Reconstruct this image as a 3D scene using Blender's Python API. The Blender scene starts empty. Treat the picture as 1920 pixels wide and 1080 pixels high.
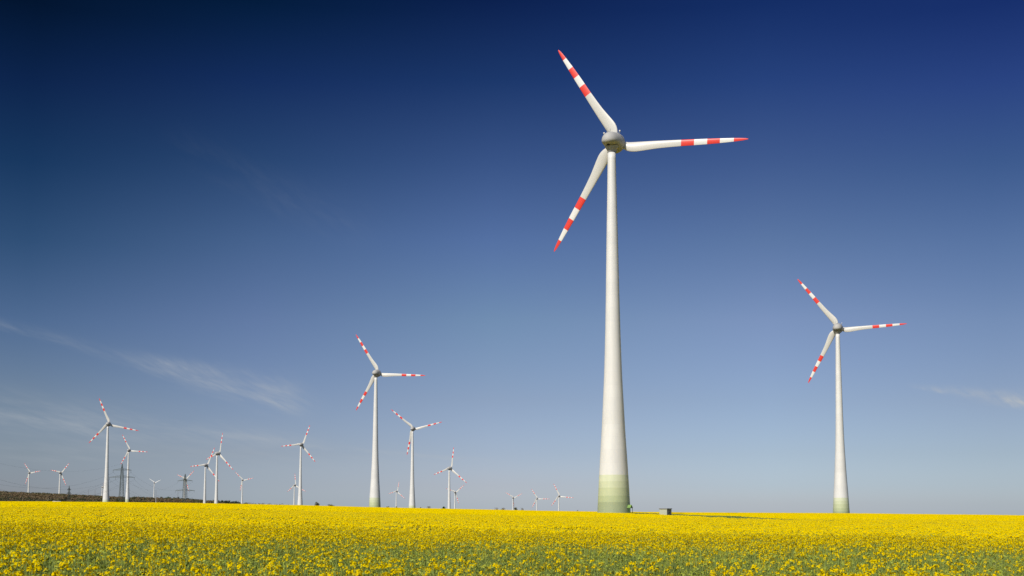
import bpy, bmesh, math, random
import numpy as np
from mathutils import Vector, Matrix
R = math.radians
rng = np.random.default_rng(7)
random.seed(7)
scene = bpy.context.scene

# ------------------------------------------------------------------ camera
ZC = 2.0                       # eye height above the ground at the camera (m)
F_PX, YH, PITCH = 2200.0, 968.0, 0.073
cam_d = bpy.data.cameras.new("camera")
cam_d.sensor_width = 36.0
cam_d.lens = F_PX / 1920 * 36.0
cam_d.shift_y = 0.13912
cam_d.clip_start = 0.1
cam_d.clip_end = 60000
cam = bpy.data.objects.new("camera", cam_d)
scene.collection.objects.link(cam)
cam.location = (0, 0, ZC)
cam.rotation_euler = (R(90) + PITCH, 0, 0)
scene.camera = cam
cP, sP = math.cos(PITCH), math.sin(PITCH)
CY = YH - F_PX * math.tan(PITCH)

# ------------------------------------------------------------------ light
SUN_AZ, SUN_EL = R(180 + 35), R(38)     # azimuth clockwise from +Y (sun behind left shoulder)
sun_dir = Vector((math.sin(SUN_AZ) * math.cos(SUN_EL), math.cos(SUN_AZ) * math.cos(SUN_EL), math.sin(SUN_EL)))
sd = bpy.data.lights.new("sun", 'SUN')
sd.energy = 4.2
sd.angle = R(0.55)
sd.color = (1.0, 0.95, 0.87)
sun = bpy.data.objects.new("sun", sd)
scene.collection.objects.link(sun)
sun.rotation_euler = sun_dir.to_track_quat('Z', 'Y').to_euler()
sun.location = (0, 0, 200)

scene.view_settings.view_transform = 'Standard'
scene.view_settings.look = 'None'
scene.view_settings.exposure = 0.0
scene.view_settings.gamma = 1.0

# ------------------------------------------------------------------ world
class NB:
    """small helper for wiring shader nodes as expressions"""
    def __init__(s, nt): s.nt = nt; s.x = 0
    def new(s, t, **kw):
        n = s.nt.nodes.new(t); s.x += 40; n.location = (s.x, 0)
        for k, v in kw.items(): setattr(n, k, v)
        return n
    def put(s, sock, v):
        if isinstance(v, bpy.types.NodeSocket): s.nt.links.new(v, sock)
        else: sock.default_value = v
    def m(s, op, a, b=None, c=None, clamp=False):
        n = s.new('ShaderNodeMath', operation=op); n.use_clamp = clamp
        for i, v in enumerate((a, b, c)):
            if v is not None: s.put(n.inputs[i], v)
        return n.outputs[0]
    def rng(s, v, a, b, c=0.0, d=1.0, smooth=True):
        n = s.new('ShaderNodeMapRange'); n.interpolation_type = 'SMOOTHSTEP' if smooth else 'LINEAR'
        for i, q in enumerate((v, a, b, c, d)): s.put(n.inputs[i], q)
        return n.outputs[0]
    def ramp(s, v, stops, mode='LINEAR'):
        n = s.new('ShaderNodeValToRGB'); s.put(n.inputs[0], v); cr = n.color_ramp; cr.interpolation = mode
        while len(cr.elements) < len(stops): cr.elements.new(0.5)
        for e, (p, c) in zip(cr.elements, stops):
            e.position = p
            e.color = (*c, 1) if len(c) == 3 else c
        return n.outputs[0]
    def mix(s, f, a, b, mode='MIX'):
        n = s.new('ShaderNodeMix'); n.data_type = 'RGBA'; n.blend_type = mode
        s.put(n.inputs[0], f); s.put(n.inputs[6], a if isinstance(a, bpy.types.NodeSocket) else (*a, 1)); s.put(n.inputs[7], b if isinstance(b, bpy.types.NodeSocket) else (*b, 1))
        return n.outputs[2]
    def noise(s, vec, scale, detail=4, rough=0.55, out=0):
        n = s.new('ShaderNodeTexNoise'); s.put(n.inputs['Vector'], vec)
        n.inputs['Scale'].default_value = scale; n.inputs['Detail'].default_value = detail; n.inputs['Roughness'].default_value = rough
        return n.outputs[out]
    def comb(s, a, b, c):
        n = s.new('ShaderNodeCombineXYZ')
        for i, v in enumerate((a, b, c)): s.put(n.inputs[i], v)
        return n.outputs[0]

SKY_GRADE = None
#GRADE_BEGIN
SKY_GRADE = {'gain': 2.0, 'plain': 0.36, 'cols': [
 (-22.64, [(0.0212, (0.2736, 0.2893, 0.3993)), (0.0535, (0.2568, 0.2768, 0.3938)), (0.1089, (0.2445, 0.2546, 0.3338)), (0.2014, (0.2266, 0.2332, 0.2894)), (0.3397, (0.1468, 0.1793, 0.2546)), (0.4765, (0.0693, 0.1179, 0.1822)), (0.6107, (0.0277, 0.0706, 0.1306)), (0.7416, (0.0142, 0.0382, 0.0923)), (0.8667, (0.0037, 0.0183, 0.041))]),
 (-12.38, [(0.0224, (0.344, 0.3997, 0.5828)), (0.0566, (0.3146, 0.3454, 0.4937)), (0.1152, (0.2892, 0.2903, 0.3829)), (0.213, (0.2608, 0.2655, 0.3511)), (0.3593, (0.2176, 0.2288, 0.312)), (0.5037, (0.1426, 0.1798, 0.2567)), (0.6452, (0.0631, 0.1083, 0.1843)), (0.7828, (0.0253, 0.0569, 0.1385)), (0.9138, (0.0051, 0.0288, 0.0652))]),
 (-1.05, [(0.0229, (0.3928, 0.4345, 0.6142)), (0.0579, (0.3612, 0.3738, 0.5243)), (0.1179, (0.3258, 0.3332, 0.4519)), (0.218, (0.3098, 0.3009, 0.3739)), (0.3677, (0.2736, 0.2909, 0.3435)), (0.5154, (0.1986, 0.2273, 0.3258)), (0.66, (0.1094, 0.1468, 0.2466)), (0.8004, (0.0395, 0.0788, 0.1734)), (0.9338, (0.0147, 0.0364, 0.1054))]),
 (12.38, [(0.0224, (0.3859, 0.421, 0.5838)), (0.0566, (0.3429, 0.386, 0.542)), (0.1152, (0.3221, 0.3418, 0.4533)), (0.213, (0.3102, 0.3104, 0.3905)), (0.3593, (0.3055, 0.2918, 0.3607)), (0.5037, (0.2144, 0.2332, 0.3051)), (0.6452, (0.13, 0.1614, 0.2607)), (0.7828, (0.0622, 0.1024, 0.2241)), (0.9138, (0.0263, 0.0588, 0.1649))]),
 (22.6, [(0.0212, (0.3435, 0.3851, 0.5366)), (0.0535, (0.31, 0.3502, 0.4887)), (0.109, (0.2841, 0.3038, 0.4023)), (0.2015, (0.2749, 0.2683, 0.3364)), (0.3398, (0.2473, 0.2488, 0.3131)), (0.4766, (0.1818, 0.2049, 0.2811)), (0.6109, (0.1081, 0.1468, 0.2395)), (0.7419, (0.0651, 0.0976, 0.2273)), (0.867, (0.0299, 0.0581, 0.1727))])]}
#GRADE_END
world = bpy.data.worlds.new("World")
scene.world = world
world.use_nodes = True
wt = world.node_tree
wt.nodes.clear()
w = NB(wt)
geo = w.new('ShaderNodeTexCoord')
sep = w.new('ShaderNodeSeparateXYZ')
wt.links.new(geo.outputs['Generated'], sep.inputs[0])
X_, Y_, Z_ = sep.outputs
sky = w.new('ShaderNodeTexSky', sky_type='NISHITA')
sky.sun_disc = False
sky.sun_elevation = SUN_EL
sky.sun_rotation = SUN_AZ
sky.altitude = 200
sky.air_density = 1.0
sky.dust_density = 0.8
sky.ozone_density = 2.0
col = sky.outputs[0]
az = w.m('ARCTAN2', X_, Y_)
hlen = w.m('SQRT', w.m('ADD', w.m('MULTIPLY', X_, X_), w.m('MULTIPLY', Y_, Y_)))
el = w.m('ARCTAN2', Z_, hlen)
bg = w.new('ShaderNodeBackground')
bg.inputs['Strength'].default_value = 0.1
if SKY_GRADE:
    # polarising deepening of the clear air, by elevation and azimuth
    elf = w.rng(el, 0.0, R(26), 0, 1, False)
    cols_ = SKY_GRADE['cols']
    cols_ = [(a_, [(0.0, tuple(min(1, q * 1.13) for q in st[0][1]))] + st) for a_, st in cols_]
    g = w.ramp(elf, cols_[0][1])
    for (a0, s0), (a1, s1) in zip(cols_[:-1], cols_[1:]):
        g = w.mix(w.rng(az, R(a0), R(a1), 0, 1, False), g, w.ramp(elf, s1))
    # away from the photographed side the air returns towards its plain look
    back = w.rng(w.m('ABSOLUTE', az), R(50), R(120))
    g = w.mix(back, g, (SKY_GRADE['plain'],) * 3)
    sc_ = w.new('ShaderNodeVectorMath', operation='SCALE'); wt.links.new(g, sc_.inputs[0]); sc_.inputs['Scale'].default_value = SKY_GRADE['gain']
    mul = w.new('ShaderNodeVectorMath', operation='MULTIPLY'); wt.links.new(col, mul.inputs[0]); wt.links.new(sc_.outputs[0], mul.inputs[1])
    col = mul.outputs[0]
    # thin cirrus, in azimuth / elevation
    def streak(a0, e0, a1, e1, w0, w1, gain, sc=9.0, seed=0.0, head=0.0):
        A0, E0, A1, E1 = R(a0), R(e0), R(a1), R(e1)
        L = math.hypot(A1 - A0, E1 - E0); dx, dy = (A1 - A0) / L, (E1 - E0) / L
        pa = w.m('SUBTRACT', az, A0); pe = w.m('SUBTRACT', el, E0)
        p = w.m('DIVIDE', w.m('ADD', w.m('MULTIPLY', pa, dx), w.m('MULTIPLY', pe, dy)), L)
        q = w.m('SUBTRACT', w.m('MULTIPLY', pe, dx), w.m('MULTIPLY', pa, dy))
        nv = w.comb(w.m('MULTIPLY_ADD', p, 2.2, seed), w.m('MULTIPLY', q, 55.0), seed)
        n1 = w.noise(nv, 1.0, 6, 0.6)
        n2 = w.noise(w.comb(w.m('MULTIPLY_ADD', p, 6.0, seed), w.m('MULTIPLY_ADD', q, 160.0, w.m('MULTIPLY', p, 9.0)), 3.0), 1.0, 5, 0.6)
        q = w.m('ADD', q, w.m('MULTIPLY', w.m('SUBTRACT', n1, 0.5), R(0.9)))
        wid = w.rng(p, 0.0, 1.0, R(w0), R(w1), False)
        g_ = w.m('POWER', 2.718, w.m('MULTIPLY', -1.0, w.m('POWER', w.m('ABSOLUTE', w.m('DIVIDE', q, wid)), 2.0)))
        ends = w.m('MULTIPLY', w.rng(p, -0.15, 0.15), w.rng(p, 1.12, 0.88))
        tex = w.m('MULTIPLY', w.rng(n1, 0.28, 0.75), w.rng(n2, 0.3, 0.65, 0.25, 1.05))
        if head: tex = w.m('MULTIPLY', tex, w.rng(p, 0.35, 0.85, 1.0 - head, 1.0))
        return w.m('MULTIPLY', w.m('MULTIPLY', g_, ends), w.m('MULTIPLY', tex, gain), clamp=True)
    cl = [streak(-25.0, 8.95, -10.4, 5.40, 0.14, 0.62, 0.62, seed=2.0, head=0.65),
          streak(-17.5, 7.5, -10.2, 6.2, 0.15, 0.55, 0.26, seed=5.0),
          streak(-25.0, 4.9, -9.5, 3.4, 0.8, 0.5, 0.42, seed=9.0),
          streak(-24.5, 3.0, -4.0, 2.8, 0.7, 0.4, 0.20, seed=12.0),
          streak(-11.0, 3.45, -1.0, 2.75, 0.10, 0.10, 0.34, seed=15.0),
          streak(-16.0, 17.2, -7.0, 13.6, 0.7, 1.0, 0.035, seed=21.0),
          streak(19.3, 5.95, 25.5, 5.0, 0.12, 0.36, 0.95, seed=27.0, head=0.4)]
    tot = cl[0]
    for c_ in cl[1:]: tot = w.m('ADD', tot, c_)
    tot = w.m('MULTIPLY', tot, 1.0, clamp=True)
    col = w.mix(tot, col, (4.6, 4.9, 5.2))
wt.links.new(col, bg.inputs[0])
wo = w.new('ShaderNodeOutputWorld')
wt.links.new(bg.outputs[0], wo.inputs[0])

# ------------------------------------------------------------------ helpers
def new_mat(name, base=(0.5, 0.5, 0.5), rough=0.6, spec=0.4):
    m = bpy.data.materials.new(name); m.use_nodes = True
    b = m.node_tree.nodes['Principled BSDF']
    b.inputs['Base Color'].default_value = (*base, 1)
    b.inputs['Roughness'].default_value = rough
    b.inputs['Specular IOR Level'].default_value = spec
    return m, NB(m.node_tree), b

def tag(o, label=None, cat=None, group=None, kind=None):
    if label: o['label'] = label
    if cat: o['category'] = cat
    if group: o['group'] = group
    if kind: o['kind'] = kind
    return o

def empty(name, loc=(0, 0, 0), rz=0.0):
    o = bpy.data.objects.new(name, None)
    scene.collection.objects.link(o); o.location = loc; o.rotation_euler = (0, 0, rz)
    o.empty_display_size = 1
    return o

def mesh_obj(name, verts, faces, mats, parent=None, smooth=False, fmat=None, link=True):
    me = bpy.data.meshes.new(name)
    me.from_pydata([tuple(map(float, v)) for v in verts], [], [tuple(map(int, f)) for f in faces])
    for m in (mats if isinstance(mats, (list, tuple)) else [mats]): me.materials.append(m)
    if fmat is not None: me.polygons.foreach_set('material_index', np.asarray(fmat, dtype=np.int32))
    if smooth: me.polygons.foreach_set('use_smooth', np.ones(len(me.polygons), dtype=bool))
    me.update()
    o = bpy.data.objects.new(name, me)
    if link: scene.collection.objects.link(o)
    if parent: o.parent = parent
    return o

class MB:
    def __init__(s): s.v = []; s.f = []; s.m = []
    def add(s, v, f, mi=0):
        n = len(s.v); s.v += [tuple(map(float, p)) for p in v]; s.f += [tuple(i + n for i in q) for q in f]; s.m += [mi] * len(f)
    def box(s, c, size, mi=0, rot=None):
        x, y, z = [d / 2 for d in size]
        P = [Vector((a * x, b * y, d * z)) for d in (-1, 1) for b in (-1, 1) for a in (-1, 1)]
        if rot: P = [rot @ p for p in P]
        P = [p + Vector(c) for p in P]
        s.add(P, [(0, 2, 3, 1), (4, 5, 7, 6), (0, 1, 5, 4), (2, 6, 7, 3), (0, 4, 6, 2), (1, 3, 7, 5)], mi)
    def bar(s, a, b, r, n=4, mi=0, r2=None):
        a, b = Vector(a), Vector(b); d = b - a
        if d.length < 1e-6: return
        q = d.to_track_quat('Z', 'Y'); r2 = r if r2 is None else r2
        P = []
        for p, rr in ((a, r), (b, r2)):
            for k in range(n):
                t = 2 * math.pi * (k + .5) / n; P.append(p + q @ Vector((math.cos(t) * rr, math.sin(t) * rr, 0)))
        F = [(k, (k + 1) % n, n + (k + 1) % n, n + k) for k in range(n)] + [tuple(range(n))[::-1], tuple(range(n, 2 * n))]
        s.add(P, F, mi)
    def lathe(s, prof, n=32, mi=0, axis='Z', cap=True):
        P = []
        for (h, r) in prof:
            for k in range(n):
                t = 2 * math.pi * k / n
                if axis == 'Z': P.append((math.cos(t) * r, math.sin(t) * r, h))
                else: P.append((math.cos(t) * r, h, math.sin(t) * r))
        F = []
        for i in range(len(prof) - 1):
            for k in range(n):
                a, b = i * n + k, i * n + (k + 1) % n
                F.append((a, b, b + n, a + n) if axis == 'Z' else (a, a + n, b + n, b))
        if cap:
            F.append(tuple(range(n))[::-1] if axis == 'Z' else tuple(range(n)))
            l = (len(prof) - 1) * n
            F.append(tuple(range(l, l + n)) if axis == 'Z' else tuple(range(l, l + n))[::-1])
        s.add(P, F, mi)
    def build(s, name, mats, parent=None, smooth=False, link=True):
        return mesh_obj(name, s.v, s.f, mats, parent, smooth, s.m, link)

def px_slope(x, y):
    u = (x - 960) / F_PX; v = (CY - y) / F_PX
    return u / (cP - v * sP), (sP + v * cP) / (cP - v * sP)

# ------------------------------------------------------------------ terrain
D_FIELD, HC, CAN = 640.0, 0.85, 1.15       # field depth, eye above canopy, canopy above ground
SKYL = [(-900, 932), (-300, 936), (0, 940.5), (180, 941.5), (330, 943), (400, 944.5), (560, 947.5), (700, 951.5), (840, 954.5),
        (1050, 958.7), (1120, 959.8), (1180, 960.3), (1400, 961.8), (1560, 962.6), (1800, 965.2), (1920, 966.7), (2400, 967.3)]
sx = np.array([math.atan(px_slope(x, y)[0]) for x, y in SKYL])
sy = np.array([px_slope(x, y)[1] * math.cos(math.atan(px_slope(x, y)[0])) for x, y in SKYL])
def skyslope(th): return np.interp(th, sx, sy)
RID = [(-900, 905), (-300, 914), (0, 921.5), (60, 924), (110, 925.5), (150, 927.3), (180, 928.5), (220, 931), (290, 932.4), (345, 933.6), (400, 937),
       (440, 941), (500, 946), (560, 951), (700, 960), (2400, 968)]
rx = np.array([math.atan(px_slope(x, y)[0]) for x, y in RID])
ry = np.array([(968 - y) / F_PX for x, y in RID])

HUBH = 112.8
TURB = [
('MAIN',29.9,344.9,112.2,25.7,1.000,[(-5.6, 39.96), (119.6, 35.9), (-126.3, 37.28)]),
('RIGHT',192.5,687.6,110.9,19.6,1.000,[(1.2, 38.44), (126.3, 38.09), (-119.9, 36.14)]),
('L',-109.6,939.2,114.9,17.2,1.000,[(-4.5, 40.54), (119.9, 36.79), (-125.1, 35.75)]),
('A',-536.3,1552.4,122.0,-1.6,1.000,[(-12.9, 39.74), (110.4, 36.22), (-136.4, 36.58)]),
('B',-788.6,2409.7,135.0,13.8,1.000,[(-5.3, 40.64), (116.1, 36.37), (-127.9, 35.47)]),
('M',-130.2,1531.8,114.1,8.4,1.000,[(12.6, 39.21), (138.8, 38.81), (-105.0, 35.16)]),
('K',-352.8,1956.7,119.3,18.8,1.000,[(-51.4, 37.44), (63.6, 35.74), (-176.8, 39.85)]),
('H',-472.4,1877.2,100.3,39.0,1.000,[(-40.3, 42.18), (70.2, 34.33), (-166.2, 36.28)]),
('G',-549.2,2100.4,91.2,24.2,1.000,[(-49.4, 39.65), (58.9, 35.8), (-177.0, 37.51)]),
('O',-102.9,1923.5,78.4,36.1,1.000,[(-38.7, 39.8), (76.1, 34.93), (-165.0, 38.38)]),
('C',-1519.6,3691.2,136.4,20.7,1.000,[(7.0, 41.84), (125.0, 36.08), (-121.0, 40.43)]),
('D',-1235.0,3205.2,118.6,23.1,1.000,[(40.2, 39.43), (168.3, 36.23), (-66.5, 37.05)]),
('E',-1432.6,4700.0,133.9,17.1,0.792,[(21.3, 30.93), (145.8, 30.46), (-97.2, 28.58)]),
('F',-938.9,3365.5,106.5,30.9,1.000,[(33.4, 40.97), (159.3, 36.27), (-74.1, 35.75)]),
('I',-915.6,3985.0,122.0,12.0,1.000,[(10.6, 38.78), (134.1, 38.91), (-107.5, 36.76)]),
('J',-646.5,3488.7,91.8,30.0,1.000,[(-26.9, 41.81), (89.7, 33.96), (-149.5, 37.07)]),
('N',-406.3,4125.5,87.1,29.2,1.000,[(-39.2, 40.58), (72.7, 35.01), (-167.1, 37.56)]),
('P',-180.2,3703.0,75.3,32.4,1.000,[(33.6, 39.32), (161.4, 37.69), (-75.4, 36.38)]),
('Q',3.0,4163.1,65.2,33.8,1.000,[(21.0, 39.46), (149.7, 37.76), (-91.2, 36.1)]),
('R',81.5,3860.1,57.6,19.1,1.000,[(-1.8, 42.09), (120.6, 36.45), (-123.1, 34.45)]),
('S',128.5,3227.7,54.9,21.6,1.000,[(-7.0, 40.93), (114.0, 37.27), (-132.5, 34.9)]),
('U',-1490.0,4270.0,105.6,68.0,1.000,[(-94.0, 36.0), (26.0, 36.0), (146.0, 36.0)]),
]
TREES = [  # px x, px y of top, half width px, distance, kind : lone trees and bushes on the skyline
 (593.7, 941.2, 5.0, 1700, 1), (619.6, 945.6, 6.0, 1650, 1), (727, 949.4, 2.8, 2100, 2), (744, 949.6, 3.2, 2000, 2), (788, 951, 2.6, 2000, 2),
 (802.4, 948.9, 5.0, 1750, 0), (832, 949.6, 3.8, 1650, 3), (931, 951.6, 3.6, 2500, 4), (945, 952.0, 6.5, 1900, 0), (966, 951.2, 4.2, 2000, 1),
 (979.6, 952.2, 4.4, 2400, 4), (1082.5, 956.4, 3.4, 2400, 4)]
ctrl = []
for t in TURB[1:]:
    ctrl.append((t[1], t[2], t[3] - HUBH * t[5]))
for (x, y, hw, d, k) in TREES:
    ctrl.append((px_slope(x, y)[0] * d, d, d * float(skyslope(math.atan(px_slope(x, y)[0]))) - 2.5))
for a in np.radians(np.arange(-180, 180, 20)):
    for r_, z_ in ((7000, -62), (14000, -62), (30000, -64)): ctrl.append((math.sin(a) * r_, math.cos(a) * r_, z_))
for a in np.radians(list(range(40, 320, 20))):
    for r_, z_ in ((900, -6), (2500, -25)): ctrl.append((math.sin(a) * r_, math.cos(a) * r_, z_))
ctrl = np.array(ctrl)
def smooth(t): t = np.clip(t, 0, 1); return t * t * (3 - 2 * t)
def wobble(X, Y):
    return 0.10 * np.sin(X * .021 + 1.3) * np.cos(Y * .017) + 0.05 * np.sin(X * .06 + Y * .045)
def ground(X, Y):
    """ground height above the camera's foot; arrays"""
    X = np.asarray(X, float); Y = np.asarray(Y, float)
    r = np.hypot(X, Y); th = np.arctan2(X, Y)
    s = skyslope(th) * np.where(np.abs(th) > R(60), np.clip(2 - np.abs(th) / R(60), 0, 1), 1)
    zf = ZC + r * (s + HC / D_FIELD) - HC - CAN
    zf = np.where(r < 12, 0 + (zf - 0) * 1.0, zf)
    wx = 0.6 * smooth((r - 60) / 200) * smooth((D_FIELD - r) / 250 + .2)
    zf = zf + wobble(X, Y) * wx * .25
    num = 0; den = 0
    for (a, b, c) in ctrl:
        w_ = 1 / (((X - a) ** 2 + (Y - b) ** 2) + 30.0 ** 2) ** 1.5
        num = num + w_ * (c + ZC); den = den + w_
    zi = num / den
    # wooded ridge on the left
    ridge = np.interp(th, rx, ry) * 2900 - 16.5
    prof = np.exp(-((r - 2900) / np.where(r < 2900, 620.0, 230.0)) ** 2)
    lim = ZC + r * s - 2.2
    zi = np.minimum(zi, lim)
    rz = (ridge + ZC)
    zi = np.where(ridge > -5, zi * (1 - prof) + np.maximum(rz, zi) * prof, zi)
    t = smooth((r - D_FIELD) / 260)
    zend = ZC + D_FIELD * (s + HC / D_FIELD) - HC - CAN
    znear = np.where(r < D_FIELD, zf, zend - (r - D_FIELD) * 0.004)
    return znear * (1 - t) + zi * t

def gz(x, y): return float(ground(np.array([x]), np.array([y]))[0])

# ------------------------------------------------------------------ ground sheet
def polar_sheet(name, radii, angs, zfun, mats, close=False, fmat=None):
    RR, AA = np.meshgrid(radii, angs, indexing='ij')
    X = RR * np.sin(AA); Y = RR * np.cos(AA); Z = zfun(X, Y)
    V = np.stack([X, Y, Z], -1).reshape(-1, 3)
    n = len(angs); F = []
    nr = len(radii)
    i = np.arange(nr - 1)[:, None]; j = np.arange(n if close else n - 1)[None, :]
    jn = (j + 1) % n
    F = np.stack([i * n + j, i * n + jn, (i + 1) * n + jn, (i + 1) * n + j], -1).reshape(-1, 4)[:, ::-1]
    me = bpy.data.meshes.new(name)
    me.vertices.add(len(V)); me.vertices.foreach_set('co', V.astype(np.float32).ravel())
    me.loops.add(F.size); me.loops.foreach_set('vertex_index', F.astype(np.int32).ravel())
    me.polygons.add(len(F)); me.polygons.foreach_set('loop_start', (np.arange(len(F)) * 4).astype(np.int32))
    me.polygons.foreach_set('use_smooth', np.ones(len(F), dtype=bool))
    for m in mats: me.materials.append(m)
    if fmat is not None:
        me.polygons.foreach_set('material_index', fmat(X, Y, nr, n).astype(np.int32).ravel())
    me.update(calc_edges=True); me.validate()
    o = bpy.data.objects.new(name, me); scene.collection.objects.link(o)
    return o

m_ground, nb, b = new_mat('soil_and_grass', (0.06, 0.07, 0.03), 0.95, 0.1)
gp = nb.new('ShaderNodeNewGeometry')
n1 = nb.noise(gp.outputs['Position'], 0.9, 8, 0.65)
n2 = nb.noise(gp.outputs['Position'], 0.012, 5, 0.55)
c1 = nb.ramp(n1, [(0.3, (0.020, 0.030, 0.010)), (0.5, (0.045, 0.070, 0.018)), (0.72, (0.10, 0.095, 0.045))])
c2 = nb.ramp(n2, [(0.35, (0.13, 0.10, 0.055)), (0.5, (0.10, 0.095, 0.045)), (0.65, (0.17, 0.14, 0.085))])
dl = nb.new('ShaderNodeVectorMath', operation='LENGTH'); nb.put(dl.inputs[0], gp.outputs['Position'])
nb.put(b.inputs['Base Color'], nb.mix(nb.rng(dl.outputs['Value'], 500, 900), c1, c2))

angs = np.concatenate([np.radians(np.linspace(-34, 34, 340)), np.radians(np.linspace(35, 325, 146))])
radii = np.concatenate([np.linspace(0.5, 30, 22), np.geomspace(33, 640, 60), np.geomspace(660, 5200, 90), np.geomspace(5600, 32000, 16)])
og = polar_sheet('ground', radii, angs, ground, [m_ground], close=True)
tag(og, kind='structure')

# ------------------------------------------------------------------ field layout: where no crop grows
PATH = [(37.5, 352), (35.5, 300), (33.6, 236), (31, 190), (28.6, 150), (27.2, 128), (28.4, 118), (31, 109)]
def seg_dist(X, Y, pts):
    d = np.full(np.shape(X), 1e9)
    for (a, b), (c, e) in zip(pts[:-1], pts[1:]):
        vx, vy = c - a, e - b; L = vx * vx + vy * vy
        t = np.clip(((X - a) * vx + (Y - b) * vy) / L, 0, 1)
        d = np.minimum(d, np.hypot(X - a - t * vx, Y - b - t * vy))
    return d
def pxg(x, y):
    """field spot seen at picture place x, y (used once to lay the tramlines out on the ground)"""
    gx, gs = px_slope(x, y); th = math.atan(gx); k = math.cos(th)
    s = float(skyslope(th)) + HC / D_FIELD
    r = HC / max(s - gs * k, 1e-4)
    return (math.sin(th) * r, math.cos(th) * r)
TRAM = [[pxg(1520, 975.2), pxg(1603, 976), pxg(1676, 977.6), pxg(1718, 979.2), pxg(1770, 983.0), pxg(1864, 987)],
        [pxg(1690, 974.0), pxg(1780, 976.0), pxg(1920, 979.6)],
        [pxg(805, 965.6), pxg(850, 967.2), pxg(905, 968.2)], [pxg(850, 971.4), pxg(900, 973.0)]]
def bare(X, Y):
    """0 = full crop, 1 = no crop"""
    b_ = ((np.hypot((X - 31) / 7.5, (Y - 346) / 9.0) < 1)).astype(float)
    b_ = np.maximum(b_, ((X > 28) & (X < 46) & (Y > 334) & (Y < 350)))
    b_ = np.maximum(b_, (np.hypot(X - 30.6, Y - 234) < 3.2))
    return b_ > 0.5
def green(X, Y):
    """strip where the crop stands without bloom"""
    u_ = X / np.maximum(Y, 1)
    return (seg_dist(X, Y, PATH) < 3.3) | ((u_ > .1005) & (u_ < .1275) & (Y > 262) & (Y < 333))
def tram(X, Y):
    d = np.full(np.shape(X), 1e9)
    for t in TRAM: d = np.minimum(d, seg_dist(X, Y, t))
    return d

# value noise on the CPU for density patches
_tab = rng.random((256, 256))
def vnoise(X, Y, sc):
    x = X / sc + 400.5; y = Y / sc + 400.5
    xi = np.floor(x).astype(int); yi = np.floor(y).astype(int); fx = smooth(x - xi); fy = smooth(y - yi)
    g = lambda a, b_: _tab[a % 256, b_ % 256]
    return (g(xi, yi) * (1 - fx) + g(xi + 1, yi) * fx) * (1 - fy) + (g(xi, yi + 1) * (1 - fx) + g(xi + 1, yi + 1) * fx) * fy

# ------------------------------------------------------------------ rapeseed
m_petal, nb, b = new_mat('petal_yellow', (0.86, 0.70, 0.002), 0.8, 0.0)
oi = nb.new('ShaderNodeObjectInfo')
nb.put(b.inputs['Base Color'], nb.mix(oi.outputs['Random'], (0.93, 0.725, 0.001), (0.87, 0.66, 0.001)))
tr = nb.new('ShaderNodeBsdfTranslucent'); tr.inputs[0].default_value = (0.91, 0.75, 0.001, 1)
mx = nb.new('ShaderNodeMixShader'); mx.inputs[0].default_value = 0.4
out = m_petal.node_tree.nodes['Material Output']
nb.nt.links.new(b.outputs[0], mx.inputs[1]); nb.nt.links.new(tr.outputs[0], mx.inputs[2]); nb.nt.links.new(mx.outputs[0], out.inputs[0])
m_bud, _, _ = new_mat('bud_green', (0.30, 0.34, 0.04), 0.6, 0.2)
m_stem, _, _ = new_mat('stem_green', (0.20, 0.25, 0.06), 0.7, 0.1)
m_leaf, nb, b = new_mat('leaf_green', (0.07, 0.12, 0.045), 0.7, 0.1)
oi = nb.new('ShaderNodeObjectInfo')
nb.put(b.inputs['Base Color'], nb.mix(oi.outputs['Random'], (0.16, 0.20, 0.06), (0.30, 0.33, 0.12)))

tr = nb.new('ShaderNodeBsdfTranslucent'); tr.inputs[0].default_value = (0.20, 0.26, 0.05, 1)
mx = nb.new('ShaderNodeMixShader'); mx.inputs[0].default_value = 0.3
out = m_leaf.node_tree.nodes['Material Output']
nb.nt.links.new(b.outputs[0], mx.inputs[1]); nb.nt.links.new(tr.outputs[0], mx.inputs[2]); nb.nt.links.new(mx.outputs[0], out.inputs[0])

def quad(mb, c, u, v, mi):
    mb.add([c - u - v, c + u - v, c + u + v, c - u + v], [(0, 1, 2, 3)], mi)
def rdir(rr=random):
    while True:
        v = Vector((rr.uniform(-1, 1), rr.uniform(-1, 1), rr.uniform(-1, 1)))
        if .1 < v.length < 1: return v.normalized()
def raceme(mb, p, sz, nfl, fsz, bias=Vector((0, 0, .3))):
    """flower head: a dome of open flowers under a knot of buds"""
    for k in range(nfl):
        d = rdir(); d.z = abs(d.z) * .7
        c = p + Vector((d.x * sz, d.y * sz, d.z * sz * 1.1 - random.random() * sz * .9))
        n = (d + bias).normalized(); u = n.orthogonal().normalized(); v = n.cross(u)
        a = random.uniform(0, 6.28); u2 = u * math.cos(a) + v * math.sin(a); v2 = n.cross(u2)
        f = fsz * random.uniform(.8, 1.2)
        quad(mb, c, u2 * f, v2 * f * .42, 0); quad(mb, c + n * .001, v2 * f, u2 * f * .42, 0)
    for k in range(3):
        c = p + Vector((random.uniform(-.3, .3) * sz, random.uniform(-.3, .3) * sz, sz * .8))
        quad(mb, c, rdir() * sz * .18, rdir() * sz * .18, 1)
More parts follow.
